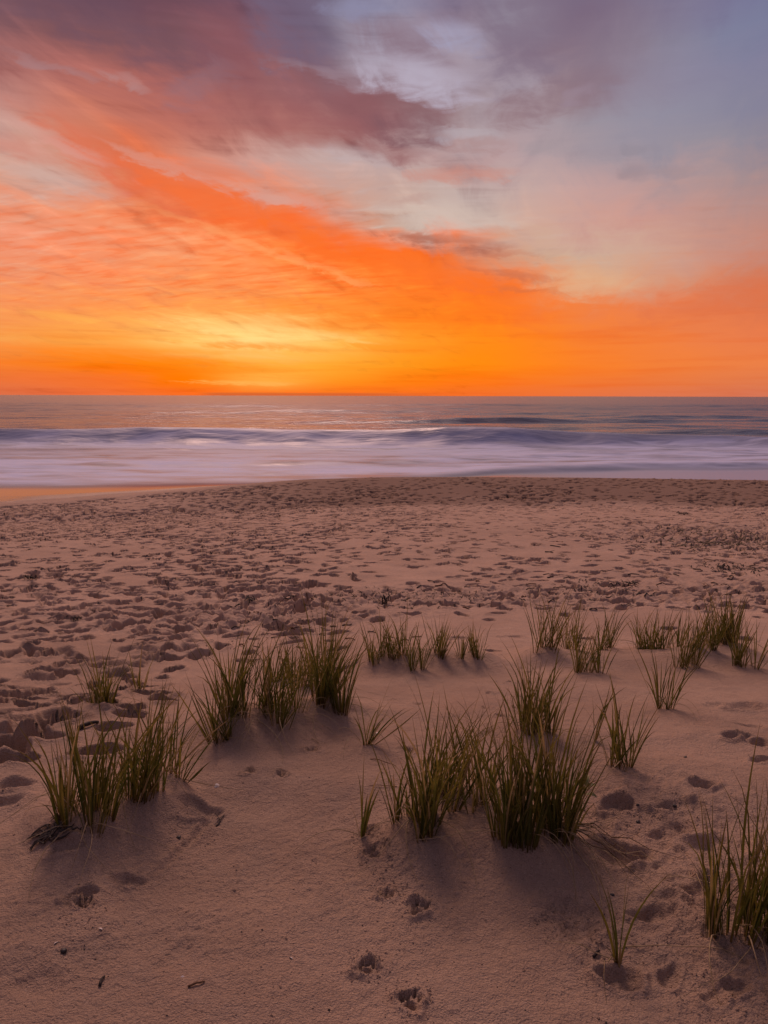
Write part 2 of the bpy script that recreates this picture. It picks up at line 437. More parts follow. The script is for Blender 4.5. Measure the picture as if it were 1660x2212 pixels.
rng = random.Random(7)
rows_back = -np.geomspace(1.2, 80, 24)[::-1] + 0.4
rows_fine = np.concatenate([1.02 * np.exp(np.arange(0, math.log(7 / 1.02), 0.0036)), 7.02 * np.exp(np.arange(0, math.log(34.5 / 7.02), 0.0022))])
rows_far = np.concatenate([np.linspace(rows_fine[-1] + 0.3, 46, 22), np.geomspace(50, 120, 8)])
ROWS = np.concatenate([rows_back, np.linspace(-0.6, 0.9, 12), rows_fine, rows_far])
ud = np.linspace(-0.76, 0.76, 741)
uo = 0.76 + np.geomspace(0.004, 260, 46)
US = np.concatenate([-uo[::-1], ud, uo])
def wfan(y): return np.maximum(y + 0.4, 1.35)
WR = wfan(ROWS)
X = US[None, :] * WR[:, None]
Y = np.repeat(ROWS[:, None], len(US), 1)
Z = base_height(X, Y)

def base_at(px, py):
    dr = ray(px, py)
    t = 1.0
    for _ in range(4000):
        p = dr * t
        gz = float(base_height(np.array([p[0]]), np.array([p[1]]))[0])
        h = p[2] + CAM_Z - gz
        if h < 0.002: break
        t += max(0.002, h * 0.5)
    return p[0], p[1]

def window(x0, y0, r):
    i0, i1 = np.searchsorted(ROWS, [y0 - r, y0 + r])
    if i1 <= i0: return None
    us = [(x0 - r) / WR[i0], (x0 - r) / WR[i1 - 1], (x0 + r) / WR[i0], (x0 + r) / WR[i1 - 1]]
    j0, j1 = np.searchsorted(US, [min(us), max(us)])
    if j1 <= j0: return None
    return slice(i0, i1), slice(j0, j1)

def stamp(x0, y0, ang, L, Wd, depth, rim=0.35, sharp=0.55, tilt=0.0, wob=0.12):
    """an oblong pressed hollow with a pushed-up rim"""
    rr = max(L, Wd) * 1.9
    w = window(x0, y0, rr)
    if w is None: return
    c, s = math.cos(ang), math.sin(ang)
    dx_ = X[w] - x0; dy_ = Y[w] - y0
    a = (dx_ * c + dy_ * s) / L; b = (-dx_ * s + dy_ * c) / Wd
    th = np.arctan2(b, a)
    ph = rng.uniform(0, 6.28)
    r = np.sqrt(a * a + b * b) * (1 + wob * np.sin(3 * th + ph) + wob * 0.6 * np.sin(5 * th + 2 * ph))
    pit = -depth * (1 - sstep(r, sharp, 1.08)) * (1 + tilt * a)
    rimz = depth * rim * np.exp(-((r - 1.22) / 0.22) ** 2) * (0.7 + 0.5 * np.sin(2 * th + ph))
    Z[w] += pit + rimz

def mound(x0, y0, h, sx, sy, ang=0.0):
    w = window(x0, y0, max(sx, sy) * 2.6)
    if w is None: return
    Z[w] += h * gauss(X[w], Y[w], x0, y0, sx, sy, ang)

# --- tufts of beach grass: name key, foot in the picture (x, y), height m, blades, foot radius m, spread deg, lean (x,y), label
TUFTS = [
 ('A',  186, 1842, .42, 74, .070, 22, (.00, .02), 'large leftmost dark green tuft with drooping pale dry blades at its foot'),
 ('B1', 300, 1775, .39, 66, .080, 24, (.03, .05), 'bushy tuft of beach grass just right of the large leftmost tuft, arching blades'),
 ('B2', 385, 1728, .30, 22, .060, 30, (.16, .00), 'sparse low tuft on the right side of the bushy left tuft, blades leaning right'),
 ('C1', 222, 1535, .42, 52, .032, 26, (.02, .00), 'small dark compact tuft of grass standing alone at the edge of the trampled sand'),
 ('C2', 305, 1518, .32, 14, .070, 24, (.05, .00), 'tiny thin tuft with few blades right of the small dark compact tuft'),
 ('D1', 480, 1628, .34, 28, .045, 34, (-.12, .00), 'open fan of thin blades at the left end of the long middle row of grass'),
 ('D2', 540, 1602, .39, 70, .085, 24, (.02, .00), 'dense tuft second from the left end of the middle row, pale blades crossed below'),
 ('D3', 628, 1590, .37, 70, .125, 24, (.03, .00), 'loose brownish tuft with gaps between two dense tufts of the middle row'),
 ('D4', 725, 1562, .47, 125, .095, 17, (.02, .00), 'tallest densest tuft of the middle row, upright green brush of blades'),
 ('D5', 610, 1486, .27, 48, .10, 26, (.00, .00), 'thin tuft behind the loose brownish tuft of the middle row'),
 ('D6', 672, 1502, .31, 52, .09, 22, (.00, .00), 'narrow tuft directly behind and left of the tallest brush of grass'),
 ('D7', 788, 1626, .29, 18, .030, 32, (.14, .00), 'small open tuft in front of the tallest brush, leaning right over bare sand'),
 ('E1', 800, 1455, .30, 26, .070, 28, (.00, .00), 'thin spread tuft behind the right side of the tallest brush'),
 ('E2', 855, 1455, .36, 50, .080, 20, (.02, .00), 'upright tuft left of centre in the far middle row on the sand lip'),
 ('E3', 900, 1463, .29, 36, .050, 22, (.05, .00), 'tuft standing slightly nearer than its neighbours in the far middle row'),
 ('E4', 938, 1450, .32, 40, .060, 20, (.06, .00), 'upright tuft right of centre in the far middle row, blades leaning right'),
 ('E5', 990, 1449, .24, 20, .040, 20, (.00, .00), 'small thin tuft between two tufts at the right end of the far middle row'),
 ('E6', 1037, 1446, .27, 30, .050, 26, (.04, .00), 'last small fan tuft at the right end of the far middle row'),
 ('F1', 1182, 1442, .44, 46, .080, 24, (.04, .00), 'tall spiky tuft at the left end of the far right row of grass'),
 ('F2', 1224, 1430, .36, 30, .060, 20, (.06, .00), 'thin tuft tucked behind the tall spiky tuft of the far right row'),
 ('F3', 1270, 1463, .38, 48, .080, 24, (.03, .00), 'nearest tuft of the left group in the far right row, rooted lower on the slope'),
 ('F4', 1318, 1428, .36, 36, .070, 28, (.10, .00), 'tuft with long blades arching right in the far right row'),
 ('F5', 1394, 1431, .40, 48, .075, 22, (.04, .00), 'tuft just right of the gap in the far right row'),
 ('F6', 1442, 1429, .37, 40, .070, 22, (.04, .00), 'thin tuft second right of the gap in the far right row'),
 ('F7', 1482, 1456, .42, 50, .060, 20, (.12, .00), 'slanted tuft rooted low in front of the far right bushy grass, leaning right'),
 ('F8', 1516, 1440, .40, 52, .070, 18, (.08, .00), 'leaning tuft between the slanted tuft and the bushy far right tuft'),
 ('F9', 1568, 1426, .42, 95, .110, 22, (.04, .00), 'bushiest tuft of the far right row near the right edge'),
 ('F10', 1610, 1452, .36, 40, .060, 28, (.12, .00), 'last tuft of the far right row, at the right edge of the picture'),
 ('G',  1436, 1538, .36, 22, .030, 28, (.00, .00), 'small lone tuft on the smooth slope below the far right row'),
 ('H',  1340, 1680, .36, 32, .035, 26, (.05, .00), 'lone open tuft of stiff blades right of the big centre tufts'),
 ('I',  1286, 1616, .26, 4,  .015, 14, (.14, .00), 'thin sprig of stray blades between the lone tuft and the yellowish tuft'),
 ('K',  1165, 1604, .40, 72, .060, 22, (.06, .00), 'tall yellowish tuft behind the darkest big clump, rising above it'),
 ('J1', 783, 1820, .34, 8,  .020, 24, (-.06, .00), 'small clump of a few straight blades beside the paw prints'),
 ('J2', 858, 1820, .31, 16, .035, 22, (.00, .00), 'slender tuft at the left end of the big centre group'),
 ('J3', 905, 1816, .38, 40, .060, 26, (.02, .00), 'brownish tuft second from the left in the big centre group'),
 ('J4', 925, 1856, .34, 22, .028, 24, (.08, .00), 'nearest narrow tuft of the big centre group, rooted at its front edge'),
 ('J5', 995, 1768, .39, 54, .110, 16, (.02, .00), 'wide brushy tuft at the back of the big centre group'),
 ('J6', 1014, 1800, .36, 34, .060, 24, (.04, .00), 'tuft in the middle of the big centre group with a dark hollow at its foot'),
 ('J7', 1106, 1858, .37, 54, .060, 15, (.00, .00), 'left half of the biggest dark green clump, upright blades'),
 ('J8', 1160, 1850, .41, 100, .085, 14, (.03, .00), 'biggest densest dark green tuft of all, right of the picture centre'),
 ('J9', 1192, 1842, .33, 44, .060, 20, (.08, .00), 'right half of the biggest dark green clump, blades sprawling right'),
 ('L1', 1566, 2044, .34, 26, .040, 8, (.04, .00), 'upright tuft with reddish stems at the bottom right, left of the corner tuft'),
 ('L2', 1628, 2066, .42, 52, .055, 12, (.05, .00), 'tall tuft in the bottom right corner, cut by the picture edge'),
 ('L3', 1668, 2030, .40, 40, .060, 16, (.06, .00), 'tuft at the right edge behind the corner tuft, partly out of view'),
 ('M',  1337, 2092, .25, 8,  .016, 18, (-.03, .00), 'smallest lone tuft of a few short blades at the bottom right'),
]
FOOT = {}
for t in TUFTS:
    FOOT[t[0]] = base_at(t[1], t[2])

# --- hummocks caught by the grass, with steeper sides towards the camera
MND = np.zeros_like(Z)
for t in TUFTS:
    x0, y0 = FOOT[t[0]]
    k = min(1.0, t[4] / 50.0)
    if t[0] in ('J1', 'M', 'I', 'H', 'G', 'C2'): k *= 0.35
    MND[:] = np.maximum(MND, (0.055 * k + 0.012) * gauss(X, Y, x0, y0 + 0.12, 0.28, 0.32))
    MND[:] = np.maximum(MND, (0.075 * k) * gauss(X, Y, x0 + .03, y0 + 0.03, 0.16, 0.12))
Z += MND
# sand lips of the dune: the face towards the viewer lies in shade
def lip(px0, py0, px1, py1, h, back=0.5, front=0.10):
    xa, ya = base_at(px0, py0); xb, yb = base_at(px1, py1)
    n = 14
    L = math.hypot(xb - xa, yb - ya)
    t = ((X - xa) * (xb - xa) + (Y - ya) * (yb - ya)) / (L * L)
    s = ((X - xa) * -(yb - ya) + (Y - ya) * (xb - xa)) / L
    if xb < xa: s = -s
    s = s + 0.05 * fbm(X * 2.1, Y * 2.1, 31, 3)
    env = sstep(t, -0.12, 0.12) * sstep(t, 1.12, 0.88)
    prof = np.where(s < 0, np.exp(-(s / front) ** 2), np.exp(-(s / back) ** 2))
    Z[:] += 1.12 * h * env * prof * (np.abs(s) < 4 * back)
lip(470, 1610, 760, 1545, .075, .35, .20)
lip(790, 1452, 1080, 1440, .085, .5, .22)
lip(1130, 1440, 1660, 1432, .10, .5, .26)
lip(90, 1838, 420, 1745, .05, .3, .16)
lip(840, 1822, 1230, 1850, .05, .35, .16)
lip(430, 1712, 860, 1700, .030, .5, .16)
lip(820, 1556, 1120, 1548, .035, .45, .16)
lip(1240, 1600, 1660, 1590, .030, .5, .16)
lip(1290, 1745, 1660, 1722, .035, .4, .16)
lip(180, 1528, 420, 1512, .05, .35, .14)
lip(-60, 2080, 260, 1985, .03, .5, .14)

# --- footprints all over the beach
def density(x, y):
    px = 830 + FPX * x / (y * _c + 0.2)
    d_ = 0.0
    if y > 8.6:
        d_ = 1.15
        if px > 700: d_ = 0.62
        if y > 15 and px > 600: d_ = 0.55
        if 10.5 < y < 14.5 and px > 650: d_ = 0.55
    else:
        # trampled ground on the left runs towards the camera
        edge = np.interp(y, [2.0, 2.6, 3.2, 4.2, 5.5, 7.0, 8.6], [-500, -260, 60, 220, 330, 560, 900])
        d_ = 1.0 if px < edge else (0.30 if px < edge + 160 else (0.045 if y > 5.6 else 0.0))
    if y > 28: d_ *= 0.8
    return d_
def footprint(x0, y0, ang):
    pr = density(x0, y0) * (0.80 + 0.60 * float(vnoise(np.array([x0 * 0.35]), np.array([y0 * 0.35]), 77)[0]))
    if rng.random() > pr or y0 < 2.0 or y0 > 33: return
    if y0 > 31.2 + float(shore_shift(np.array([x0]))[0]) and x0 < -2: return
    L = rng.uniform(.085, .145); Wd = rng.uniform(.048, .078)
    dep = rng.uniform(.08, .20)
    if y0 > 13: L *= .92; Wd *= .92
    if rng.random() < 0.22: L = rng.uniform(.05, .08); Wd = L * rng.uniform(.7, 1); dep *= 0.7
    stamp(x0, y0, ang + rng.gauss(0, .25), L, Wd, dep, rng.uniform(.0, .2), rng.uniform(.72, .92), rng.uniform(-.2, .2), 0.10)
for _ in range(330):                       # people walking along the beach or down to the water
    y0 = math.sqrt(rng.uniform(5.0 ** 2, 32.0 ** 2)); x0 = rng.uniform(-0.8, 0.8) * y0
    ang = rng.gauss(0.1, .35) if rng.random() < .7 else rng.gauss(1.4, .4)
    if rng.random() < .5: ang += math.pi
    stp = rng.uniform(.55, .75)
    for k in range(rng.randint(14, 44)):
        sgn = 1 if k % 2 else -1
        footprint(x0 - math.sin(ang) * .11 * sgn, y0 + math.cos(ang) * .11 * sgn, ang)
        ang += rng.gauss(0, .06)
        x0 += math.cos(ang) * stp; y0 += math.sin(ang) * stp
for _ in range(20000):
    y0 = math.sqrt(rng.uniform(2.0 ** 2, 33.0 ** 2))
    footprint(rng.uniform(-0.80, 0.80) * (y0 + 0.4), y0, rng.gauss(0.35, 0.9))
for _ in range(2600):
    y0 = math.sqrt(rng.uniform(2.0 ** 2, 10.5 ** 2)); x0 = rng.uniform(-.8, .25) * (y0 + .4)
    px_ = 830 + FPX * x0 / (y0 * _c + 0.2)
    ed_ = np.interp(y0, [2.0, 2.6, 3.2, 4.2, 5.5, 7.0, 8.6, 10.5], [-500, -260, 60, 190, 290, 460, 640, 700])
    if px_ > ed_ - 30 or rng.random() < .5: continue
    stamp(x0, y0, rng.gauss(.4, 1.0), rng.uniform(.06, .13), rng.uniform(.045, .08), rng.uniform(.03, .075), rng.uniform(.1, .35), rng.uniform(.5, .8), rng.uniform(-.3, .3), .12)
# churned humps among them
Z += 0.012 * sstep(Y, 3.0, 5.0) * fbm(X * 2.6, Y * 2.6, 51, 3) * np.clip(sstep(-(830 + FPX * X / (Y * _c + 0.2) - np.interp(Y, [2.0, 2.6, 3.2, 4.2, 5.5, 7.0, 8.6, 12], [-120, 20, 110, 220, 330, 560, 900, 1800])), -60, 120), 0, 1) * sstep(Y, 30, 26)
# rough drift line of broken-up sand
wr = gauss(X, Y, 2.2, 9.6, 4.5, 0.7, 0.05) + gauss(X, Y, -1.6, 8.2, 1.6, 0.7, 0.2) + 1.2 * gauss(X, Y, 7.6, 17.0, 3.2, 1.6, 0.25) + gauss(X, Y, 5.5, 10.8, 1.6, .5)
Z += np.clip(wr, 0, 1.2) * 0.042 * fbm(X * 8.5, Y * 6.0, 61, 4, 0.6)

def px_stamp(px, py, ang, L, Wd, depth, **k):
    x0, y0 = base_at(px, py)
    stamp(x0, y0, ang, L, Wd, depth, **k)
# single hollows in the smooth part (footprints on the right, old marks on the left)
for px, py, ang, L, Wd, dp in [
    (1520, 1712, .1, .075, .045, .035), (1330, 1755, .4, .10, .055, .045), (1470, 1752, .1, .12, .04, .022), (1455, 1800, .5, .13, .06, .032),
    (1350, 1860, .0, .13, .085, .05), (1560, 1830, .2, .16, .09, .04), (1420, 1995, -.2, .10, .05, .035), (1545, 1955, -.5, .14, .09, .045), (1475, 1928, .3, .11, .07, .02),
    (1590, 1600, .1, .10, .055, .045), (1640, 1606, .1, .09, .055, .045), (1610, 1524, .2, .14, .09, .04), (1550, 1520, .0, .10, .05, .02), (1620, 1570, .1, .12, .06, .03), (1650, 1640, .3, .09, .04, .03),
    (1345, 2118, .0, .075, .05, .04), (1255, 1990, .2, .15, .11, .02), (1110, 1374, .0, .13, .055, .04), (990, 1378, .0, .13, .05, .04), (720, 1362, .0, .13, .05, .04), (590, 1355, .1, .11, .05, .035),
    (180, 1955, .2, .065, .03, .032), (280, 1915, .2, .075, .04, .022), (150, 1875, .3, .075, .035, .025), (430, 1775, .2, .10, .06, .028), (30, 1700, .0, .10, .06, .04), (20, 1735, .2, .10, .055, .035), 
    (90, 2130, .0, .09, .06, .012), (380, 2060, 1.2, .09, .04, .008), (1590, 2150, .2, .05, .035, .025), (1545, 2165, .5, .05, .03, .018), (1450, 2120, .9, .07, .03, .02),
    (90, 1420, .2, .16, .09, .05), (380, 1365, .1, .12, .07, .05), (1060, 1495, .1, .05, .025, .022), (1130, 1475, .1, .06, .025, .022), (460, 1512, .0, .07, .035, .03), (350, 1508, .0, .05, .03, .03), (365, 1565, .3, .05, .03, .035)]:
    px_stamp(px, py, ang, L * .78, Wd * .85, dp * .72, rim=.55, sharp=.5)
# long drag mark beside the left grass
for k in range(26):
    f = k / 25.0
    px_stamp(345 + 135 * f, 1890 - 125 * f, .9, .035, .016, .0055 * (0.5 + 0.5 * f), rim=.8, sharp=.3)

def paw(px, py, head, size=1.0, depth=.024):
    """print of a dog's paw: pad, four toes, pushed-up rim"""
    x0, y0 = base_at(px, py)
    size *= .74
    c, s = math.cos(head), math.sin(head)
    def at_(a, b): return x0 + (b * c + a * s) * size, y0 + (-b * s + a * c) * size
    xx, yy = at_(0, 0); stamp(xx, yy, 0, .045 * size, .043 * size, depth * .45, rim=1.2, sharp=.5, wob=.16)
    xx, yy = at_(-.012, 0); stamp(xx, yy, -head, .023 * size, .018 * size, depth, rim=.12, sharp=.5, wob=.1)
    for a, b in ((.016, -.030), (.031, -.012), (.031, .012), (.016, .030)):
        if rng.random() < .12: continue
        xx, yy = at_(a + rng.gauss(0, .004), b + rng.gauss(0, .004)); stamp(xx, yy, math.pi / 2 - head + rng.gauss(0, .3), .014 * size * rng.uniform(.8, 1.3), .009 * size * rng.uniform(.8, 1.3), depth * rng.uniform(.5, 1.1), rim=.25, sharp=.45, wob=.15)
PAWS = [(795, 2090, .1, 1.0), (890, 2162, .1, 1.05), (905, 1965, .4, 1.15), (838, 1938, .2, .75), (815, 1858, .2, 1.1), (800, 1812, .2, .8), (185, 1975, .3, .8),
        (675, 1635, .1, .9), (540, 1690, .0, .8), (612, 1690, .0, .8), (1100, 1474, 0, .8), (1120, 1505, 0, .9), (1118, 1530, 0, .8), (1055, 1546, 0, .9), (1085, 1563, 0, .9),
        (905, 1529, 0, .8), (850, 1520, 0, .8), (885, 1625, 0, .9), (1240, 1575, 0, .9), (1050, 1592, 0, .9), (1130, 1452, 0, .8), (1145, 1457, 0, .8)]
for p in PAWS: paw(*p)

# fine uneven skin of the whole near dune
near = sstep(Y, 12, 4)
Z += near * 0.0045 * fbm(X * 9, Y * 9, 91, 4, 0.55)
crust = sstep(fbm(X * 1.3 + 5, Y * 1.3, 95, 3), -0.25, 0.5) * sstep(Y, 3.1, 2.3)
Z += crust * 0.0030 * fbm(X * 60, Y * 60, 97, 3, 0.65)
# crumbled edges round the hollows at the right
qx, qy = base_at(1450, 1800)
Z += (gauss(X, Y, qx, qy, .45, .7) + gauss(X, Y, qx + .1, qy - .7, .5, .4)) * 0.008 * fbm(X * 22, Y * 22, 93, 4, .65)
# grey crumbled patch by the smallest tuft
gx, gy = base_at(1250, 2005)
Z += gauss(X, Y, gx, gy, .10, .14, .3) * 0.010 * (1 + fbm(X * 60, Y * 60, 99, 3, .6))

sh = shore_shift(X)
Ysh = Y - sh * sstep(Y, 12, 26)
wet = sstep(Z, -2.20, -2.32) * sstep(Ysh, 30.0, 31.6)
dark_band = sstep(Ysh + .9 * fbm(X * .25, Y * .6, 41, 3), 24.6, 27.6) * sstep(X, -9, -1) * .9  # darker brown band along the berm, fading out to the left
beach = grid_mesh('beach_sand', X, Y, Z, SAND, {'wet': wet, 'dark_band': dark_band})
prop(beach, kind='structure')

def ground_z(x, y):
    i = int(np.clip(np.searchsorted(ROWS, y), 1, len(ROWS) - 1))
    ty = (y - ROWS[i - 1]) / (ROWS[i] - ROWS[i - 1])
    u_ = x / wfan(y)
    j = int(np.clip(np.searchsorted(US, u_), 1, len(US) - 1))
    tx = (u_ - US[j - 1]) / (US[j] - US[j - 1])
    return float((Z[i-1, j-1] * (1 - tx) + Z[i-1, j] * tx) * (1 - ty) + (Z[i, j-1] * (1 - tx) + Z[i, j] * tx) * ty)

def at(px, py):
    dr = ray(px, py)
    t = 1.0
    p = dr
    for _ in range(6000):
        p = dr * t
        h = p[2] + CAM_Z - ground_z(p[0], p[1])
        if h < 0.001: break
        t += max(0.0012, h * 0.35)
    return Vector((p[0], p[1], ground_z(p[0], p[1])))

# ------------------------------------------------------------------ sea with breaking waves, foam as a property of the water
sr = np.concatenate([np.linspace(22, 30, 30), np.linspace(30.2, 75, 330), np.geomspace(75.4, 420, 330), np.geomspace(430, 40000, 60)])
su = np.concatenate([-0.8 - np.geomspace(.01, 12, 22)[::-1], np.linspace(-0.8, 0.8, 321), 0.8 + np.geomspace(.01, 12, 22)])
SX = su[None, :] * sr[:, None]
SY = np.repeat(sr[:, None], len(su), 1)
SZ = np.full_like(SX, SEA_Z)
def wave(yc, h, front, backw):
    s = SY - yc
    s = s + 0.5 * fbm(SX * .12, SY * .05, 5, 3) * front
    return h * np.where(s < 0, np.exp(-(s / front) ** 2), np.exp(-(s / backw) ** 2))
foam = np.zeros_like(SX)
n_l = fbm(SX * .05, SY * .02, 3, 3)
# main breaker
yc = 62 + 1.2 * fbm(SX * .05, 0 * SX, 8, 3) - 0.04 * SX
h1 = np.interp(SX, [-60, -30, -8, 0, 5, 10, 16, 24, 60], [1.2, 1.2, 1.15, 1.2, 1.45, 1.35, 1.0, .8, .75])
SZ += wave(yc, h1 * (1 + .12 * n_l), 1.75, 5.0)
# outer swell on the right, more on the left
SZ += wave(112 + 3 * fbm(SX * .03, 0 * SX, 18, 2), np.interp(SX, [-90, -20, 0, 12, 60], [.15, .15, .45, .75, .75]) * (1 + .2 * fbm(SX * .06, 0 * SX, 19, 2)), 2.4, 7)
SZ += wave(86 + 3 * fbm(SX * .04, 0 * SX, 28, 2), np.interp(SX, [-60, -36, -22, -6, 8, 60], [.1, .30, .32, .12, .05, .2]), 2.2, 6)
SZ += wave(185 + 6 * fbm(SX * .02, 0 * SX, 38, 2), .45 * sstep(fbm(SX * .015, 0 * SX, 39, 2), -.2, .5), 4, 10)
SZ += wave(270 + 8 * fbm(SX * .015, 0 * SX, 48, 2), .55 * sstep(fbm(SX * .012, 0 * SX, 49, 2), -.2, .5), 6, 14)
SZ += wave(150 + 5 * fbm(SX * .02, 0 * SX, 58, 2), .30 * sstep(fbm(SX * .02, 0 * SX, 59, 2), -.1, .5), 3, 8)
rs = random.Random(3)
for _ in range(42):
    y_ = rs.uniform(70, 330); x_ = rs.uniform(-.6, .6) * y_; wd = rs.uniform(.06, .22) * y_
    SZ += wave(y_ + rs.uniform(-.02, .02) * SX + 2 * fbm(SX * .05, 0 * SX, rs.randint(0, 99), 2), rs.uniform(.25, .62) * np.exp(-((SX - x_) / wd) ** 2), y_ * .028, y_ * .06)
# inner bores
yb = np.interp(SX, [-60, -20, -10, 0, 6, 14, 22, 60], [34.5, 33.0, 35.0, 37.5, 40.5, 42.5, 44, 46]) + .5 * fbm(SX * .15, 0 * SX, 68, 3)
SZ += wave(yb, np.interp(SX, [-60, 2, 8, 60], [.085, .085, .24, .24]) * (1 + .2 * n_l), 1.1, 3.0)
SZ += wave(yb + 9 + fbm(SX * .1, 0 * SX, 78, 2), .10 + .05 * n_l, 1.2, 3)
# chop
SZ += sstep(SY, 48, 80) * .10 * fbm(SX * .10, SY * .36, 88, 4)
SZ += .035 * fbm(SX * .5, SY * .9, 105, 3) * sstep(SY, yb, yb + 2) * sstep(SY, 64, 60)
# foam: everything inside the breaker, thinning to streaks; the broken crest itself
ins = sstep(SY, yc + 0.6, yc - 1.2) * sstep(SY, yb - 1.2, yb + .2)
st = .6 * fbm(SX * .06, SY * .5, 101, 4, .6) + .55 * fbm(SX * .32, SY * .8, 103, 4, .62)
foam = ins * np.clip(.72 + .55 * st, .15, 1)
foam *= 1 - .45 * np.exp(-((SY - (yc - 9)) / 4.5) ** 2) * sstep(-SX, -8, 6)
face = np.exp(-((SY - (yc - 1.0)) / 1.3) ** 2)
foam = np.maximum(foam * (1 - .45 * face * np.interp(SX, [-40, -10, 6, 12, 20], [.3, .4, 1, .5, .1])), 0)
foam = np.maximum(foam, .75 * np.exp(-((SY - (yb - .4)) / 1.0) ** 2) * np.clip(.8 + .5 * st, .2, 1))
foam = np.maximum(foam, .35 * sstep(SX, 8, 20) * np.exp(-((SY - 66) / 5) ** 2) * np.clip(.5 + st, 0, 1))
calm = sstep(SY, yb - 1.0, yb - 2.2)
foam = foam + calm * .55 * sstep(SX, 2, 12)
foam = np.maximum(foam, .66 * np.exp(-((SY - (yc - 1.6)) / 2.4) ** 2) * (1 + .3 * st))
sea = grid_mesh('sea', SX, SY, SZ, SEA_M, {'foam': np.clip(foam, 0, 1), 'calm': calm})
prop(sea, kind='structure')
#OBJECTS

# ------------------------------------------------------------------ materials of the things
def grass_material():
    m, T, b, o = new_mat('beach_grass')
    t = T.n('ShaderNodeAttribute', attribute_name='along').outputs['Fac']
    r = T.n('ShaderNodeAttribute', attribute_name='tone').outputs['Fac']
    c = T.mix(r, (0.080, 0.098, 0.017), (0.30, 0.235, 0.048))
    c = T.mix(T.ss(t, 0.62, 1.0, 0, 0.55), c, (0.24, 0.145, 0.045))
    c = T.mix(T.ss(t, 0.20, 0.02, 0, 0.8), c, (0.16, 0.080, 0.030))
    st = T.noise(T.xyz(T.m('MULTIPLY', r, 50.0), T.m('MULTIPLY', t, 9.0), 0.0), 1.0, 3, 0.6)
    c = T.mix(T.ss(st, 0.4, 0.7, 0, 0.4), c, (0.05, 0.055, 0.014))
    c = T.mix(T.ss(r, 0.86, 0.90), c, (0.36, 0.26, 0.12))
    T.put(b.inputs['Base Color'], c)
    b.inputs['Roughness'].default_value = 0.55
    b.inputs['Specular IOR Level'].default_value = 0.3
    tr = T.n('ShaderNodeBsdfTranslucent'); T.put(tr.inputs[0], c)
    mx = T.n('ShaderNodeMixShader'); mx.inputs[0].default_value = 0.45
    L = m.node_tree.links
    L.new(b.outputs[0], mx.inputs[1]); L.new(tr.outputs[0], mx.inputs[2]); L.new(mx.outputs[0], o.inputs[0])
    return m

def dry_material():
    m, T, b, o = new_mat('dry_straw')
    g = T.n('ShaderNodeNewGeometry')
    n = T.noise(g.outputs['Position'], 45.0, 3, 0.6)
    T.put(b.inputs['Base Color'], T.mix(T.ss(n, 0.35, 0.7), (0.44, 0.33, 0.18), (0.24, 0.16, 0.075)))
    b.inputs['Roughness'].default_value = 0.7
    return m

def simple_material(name, c0, c1, scale, rough=0.8, bump=0.0):
    m, T, b, o = new_mat(name)
    tcn = T.n('ShaderNodeTexCoord')
    n = T.noise(tcn.outputs['Object'], scale, 4, 0.6)
    T.put(b.inputs['Base Color'], T.mix(T.ss(n, 0.35, 0.68), c0, c1))
    b.inputs['Roughness'].default_value = rough
    if bump:
        bp = T.n('ShaderNodeBump'); bp.inputs['Strength'].default_value = 0.6; bp.inputs['Distance'].default_value = bump
        T.put(bp.inputs['Height'], n)
        m.node_tree.links.new(bp.outputs[0], b.inputs['Normal'])
    return m

GRASS = grass_material()
DRY = dry_material()
WOOD_DARK = simple_material('dark_wood', (0.016, 0.012, 0.010), (0.05, 0.036, 0.028), 90, .8, .002)
WOOD_BROWN = simple_material('brown_wood', (0.12, 0.06, 0.028), (0.21, 0.11, 0.05), 80, .8, .002)
WEED = simple_material('dried_seaweed', (0.022, 0.016, 0.012), (0.060, 0.042, 0.028), 60, .7, .002)
STONE = simple_material('dark_stone', (0.02, 0.018, 0.017), (0.05, 0.042, 0.038), 70, .6, .002)
SHELL = simple_material('shell', (0.80, 0.74, 0.66), (0.60, 0.48, 0.40), 60, .45, .001)
LEAF = simple_material('green_leaf', (0.10, 0.12, 0.025), (0.17, 0.15, 0.035), 40, .6, .001)

# ------------------------------------------------------------------ blades of grass
def blade_geo(R_, root, az_, tilt, length, width, bend, twist, nseg=7, droop=0.0, side=0.0):
    """one folded, tapering, curved blade -> verts, faces, along"""
    p = np.array(root, float)
    out = np.array([math.cos(az_), math.sin(az_), 0.0])
    sd = np.array([-math.sin(az_), math.cos(az_), 0.0])
    V = []; F = []; A = []
    seg = length / nseg
    for k in range(nseg + 1):
        f = k / nseg
        a = tilt + bend * f ** 1.6 + droop * max(0.0, f - 0.55) ** 1.3
        dirv = out * math.sin(a) + np.array([0, 0, 1.0]) * math.cos(a) + sd * side * f
        dirv /= np.linalg.norm(dirv)
        tw = twist + 0.5 * f
        nrm = np.cross(dirv, sd); nrm /= np.linalg.norm(nrm)
        wdir = sd * math.cos(tw) + nrm * math.sin(tw)
        cdir = np.cross(wdir, dirv)
        w = width * (0.62 + 0.55 * f) if f < 0.3 else width * (0.785 + 0.2 * min(1, (f - .3) / .2)) 
        w *= max(0.03, (1 - f ** 2.6))
        if k < nseg:
            V += [p - wdir * w * .5, p + cdir * w * .22, p + wdir * w * .5]
            A += [f, f, f]
        else:
            V.append(p.copy()); A.append(1.0)
        p = p + dirv * seg
    for k in range(nseg - 1):
        i = 3 * k
        F += [(i, i + 1, i + 4, i + 3), (i + 1, i + 2, i + 5, i + 4)]
    i = 3 * (nseg - 1)
    F += [(i, i + 1, i + 3), (i + 1, i + 2, i + 3)]
    return V, F, A

